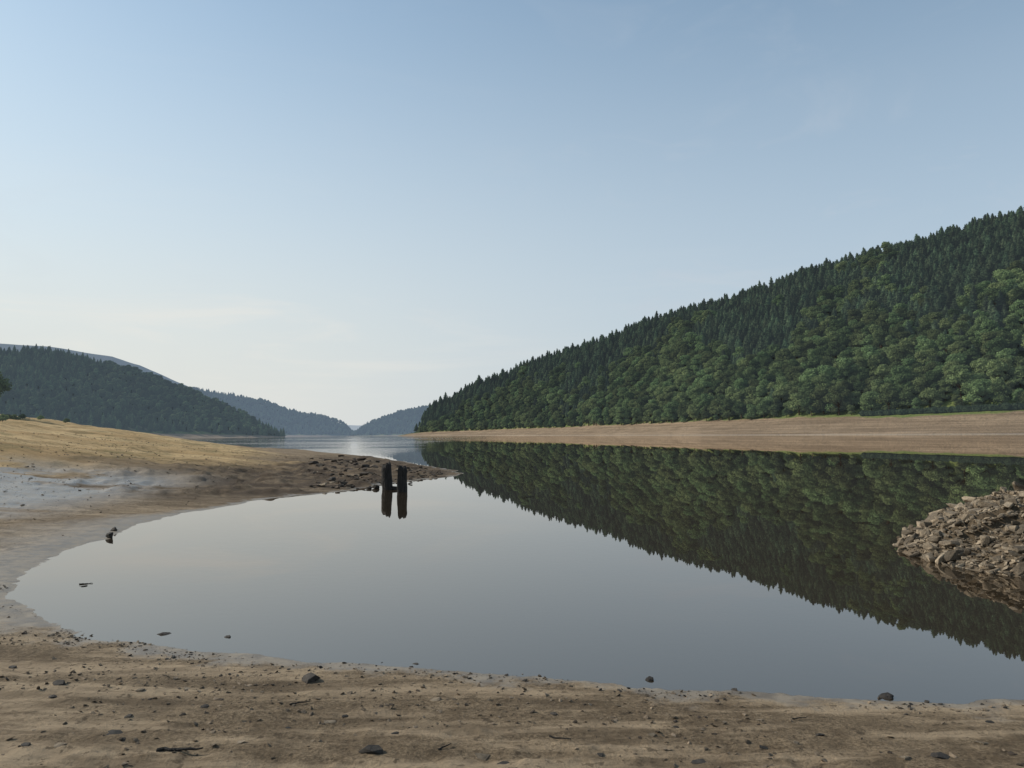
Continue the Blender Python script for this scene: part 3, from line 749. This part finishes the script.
# ------------------------------------------------------------ tree and shrubs on the golden bank
def put_tree(px, Y, zoff, mesh, s, label, name="broadleaf_tree"):
    x = at(px, 434, Y)[0]; z = float(ground(np.array([x]), np.array([float(Y)]))[0][0])
    add(name, mesh, (x, Y, z+zoff), (0, 0, random.random()*6), (s, s, s), label=label, category="tree" if name != "shrub" else "shrub")
BT = broadleaf(95, M_BROAD, h=5.0, w=4.2, nl=20, per=140, leaf=0.13)
put_tree(-14, 80, -0.1, BT, 1.0, "leafy green tree on the crest of the golden bank")
SH = broadleaf(90, M_BROAD, h=1.2, w=1.6, nl=6, per=40, leaf=0.09)
for px, Y, s in ((22, 78, .5), (14, 70, .7), (2, 60, .6), (40, 82, .5), (66, 84, .5), (8, 66, .5)):
    put_tree(px, Y, -.1, SH, s, "low scrubby green plant on the golden bank", "shrub")

# ------------------------------------------------------------ light
AZ, EL = math.radians(-72), math.radians(32)
Sd = Vector((math.sin(AZ)*math.cos(EL), math.cos(AZ)*math.cos(EL), math.sin(EL)))
sl = bpy.data.lights.new("sun", 'SUN'); sl.energy = 4.3; sl.angle = math.radians(0.5); sl.color = (1, 0.93, 0.82)
so = bpy.data.objects.new("sun", sl); so.rotation_euler = Sd.to_track_quat('Z', 'Y').to_euler(); col.objects.link(so)

w = bpy.data.worlds.new("World"); sc.world = w; w.use_nodes = True
nt = w.node_tree; nt.nodes.clear()
L = nt.links.new
def wn(t, **k):
    n = nt.nodes.new(t)
    for a, b in k.items(): setattr(n, a, b)
    return n
def wmix(f, a, b, blend='MIX'):
    n = wn('ShaderNodeMix', data_type='RGBA', blend_type=blend)
    for i, v in ((0, f), (6, a), (7, b)):
        if isinstance(v, bpy.types.NodeSocket): L(v, n.inputs[i])
        else: n.inputs[i].default_value = v
    return n.outputs[2]
def wmap(v, a, b, c, d, smooth=True):
    n = wn('ShaderNodeMapRange', interpolation_type='SMOOTHSTEP' if smooth else 'LINEAR')
    L(v, n.inputs[0])
    for i, q in zip(('From Min', 'From Max', 'To Min', 'To Max'), (a, b, c, d)): n.inputs[i].default_value = q
    return n.outputs[0]
def wmul(a, b):
    n = wn('ShaderNodeMath', operation='MULTIPLY'); L(a, n.inputs[0])
    if isinstance(b, bpy.types.NodeSocket): L(b, n.inputs[1])
    else: n.inputs[1].default_value = b
    return n.outputs[0]
sky = wn('ShaderNodeTexSky'); sky.sky_type = 'NISHITA'; sky.sun_disc = False
sky.sun_elevation = EL; sky.sun_rotation = AZ; sky.air_density = 1.0; sky.dust_density = 0.6; sky.ozone_density = 1.0; sky.altitude = 200
tc = wn('ShaderNodeTexCoord')
sp = wn('ShaderNodeSeparateXYZ'); L(tc.outputs['Generated'], sp.inputs[0])
ST = 0.13
base = wmix(1.0, sky.outputs[0], (1.12, 1.26, 1.16, 1), 'MULTIPLY')
hcol = wmix(wmap(sp.outputs['X'], -0.6, 0.6, 0, 1), (0.70/ST, 0.72/ST, 0.715/ST, 1), (0.49/ST, 0.57/ST, 0.66/ST, 1))
c = wmix(wmap(sp.outputs['Z'], -0.02, 0.64, 0.97, 0.12), base, hcol)
gl = wmap(sp.outputs['Z'], 0.0, 0.28, 0.45, 0.0)
c = wmix(wmul(gl, wmap(sp.outputs['X'], 0.15, -0.6, 0, 1)), c, (0.80/ST, 0.77/ST, 0.69/ST, 1))
def cloud(scale, rot, sc_, lo, hi, dist_):
    mp = wn('ShaderNodeMapping'); mp.inputs['Scale'].default_value = scale; mp.inputs['Rotation'].default_value = rot
    nz = wn('ShaderNodeTexNoise'); nz.inputs['Scale'].default_value = sc_; nz.inputs['Detail'].default_value = 9; nz.inputs['Roughness'].default_value = 0.6; nz.inputs['Distortion'].default_value = dist_
    L(tc.outputs['Generated'], mp.inputs[0]); L(mp.outputs[0], nz.inputs['Vector'])
    return wmap(nz.outputs['Fac'], lo, hi, 0, 1)
wis = wmul(wmul(cloud((3.0, 2.0, 7.0), (0.2, 0.45, 0.4), 1.9, 0.50, 0.75, 0.9), wmap(sp.outputs['X'], -0.1, 0.25, 0.25, 1.0)), wmap(sp.outputs['Z'], 0.40, 0.28, 0.12, 0.34))
c = wmix(wis, c, (0.58/ST, 0.62/ST, 0.68/ST, 1))
bnd = wmul(wmul(cloud((1.4, 1.4, 10), (0.0, 0.08, 0.1), 1.7, 0.47, 0.72, 0.7), wmul(wmap(sp.outputs['Z'], 0.02, 0.10, 0.2, 1.0), wmap(sp.outputs['Z'], 0.14, 0.26, 1.0, 0.1))), wmap(sp.outputs['X'], 0.1, -0.4, 0.1, 0.42))
c = wmix(bnd, c, (0.88/ST, 0.83/ST, 0.75/ST, 1))
bg = wn('ShaderNodeBackground'); bg.inputs['Strength'].default_value = ST; wo = wn('ShaderNodeOutputWorld')
L(c, bg.inputs['Color']); L(bg.outputs[0], wo.inputs[0])
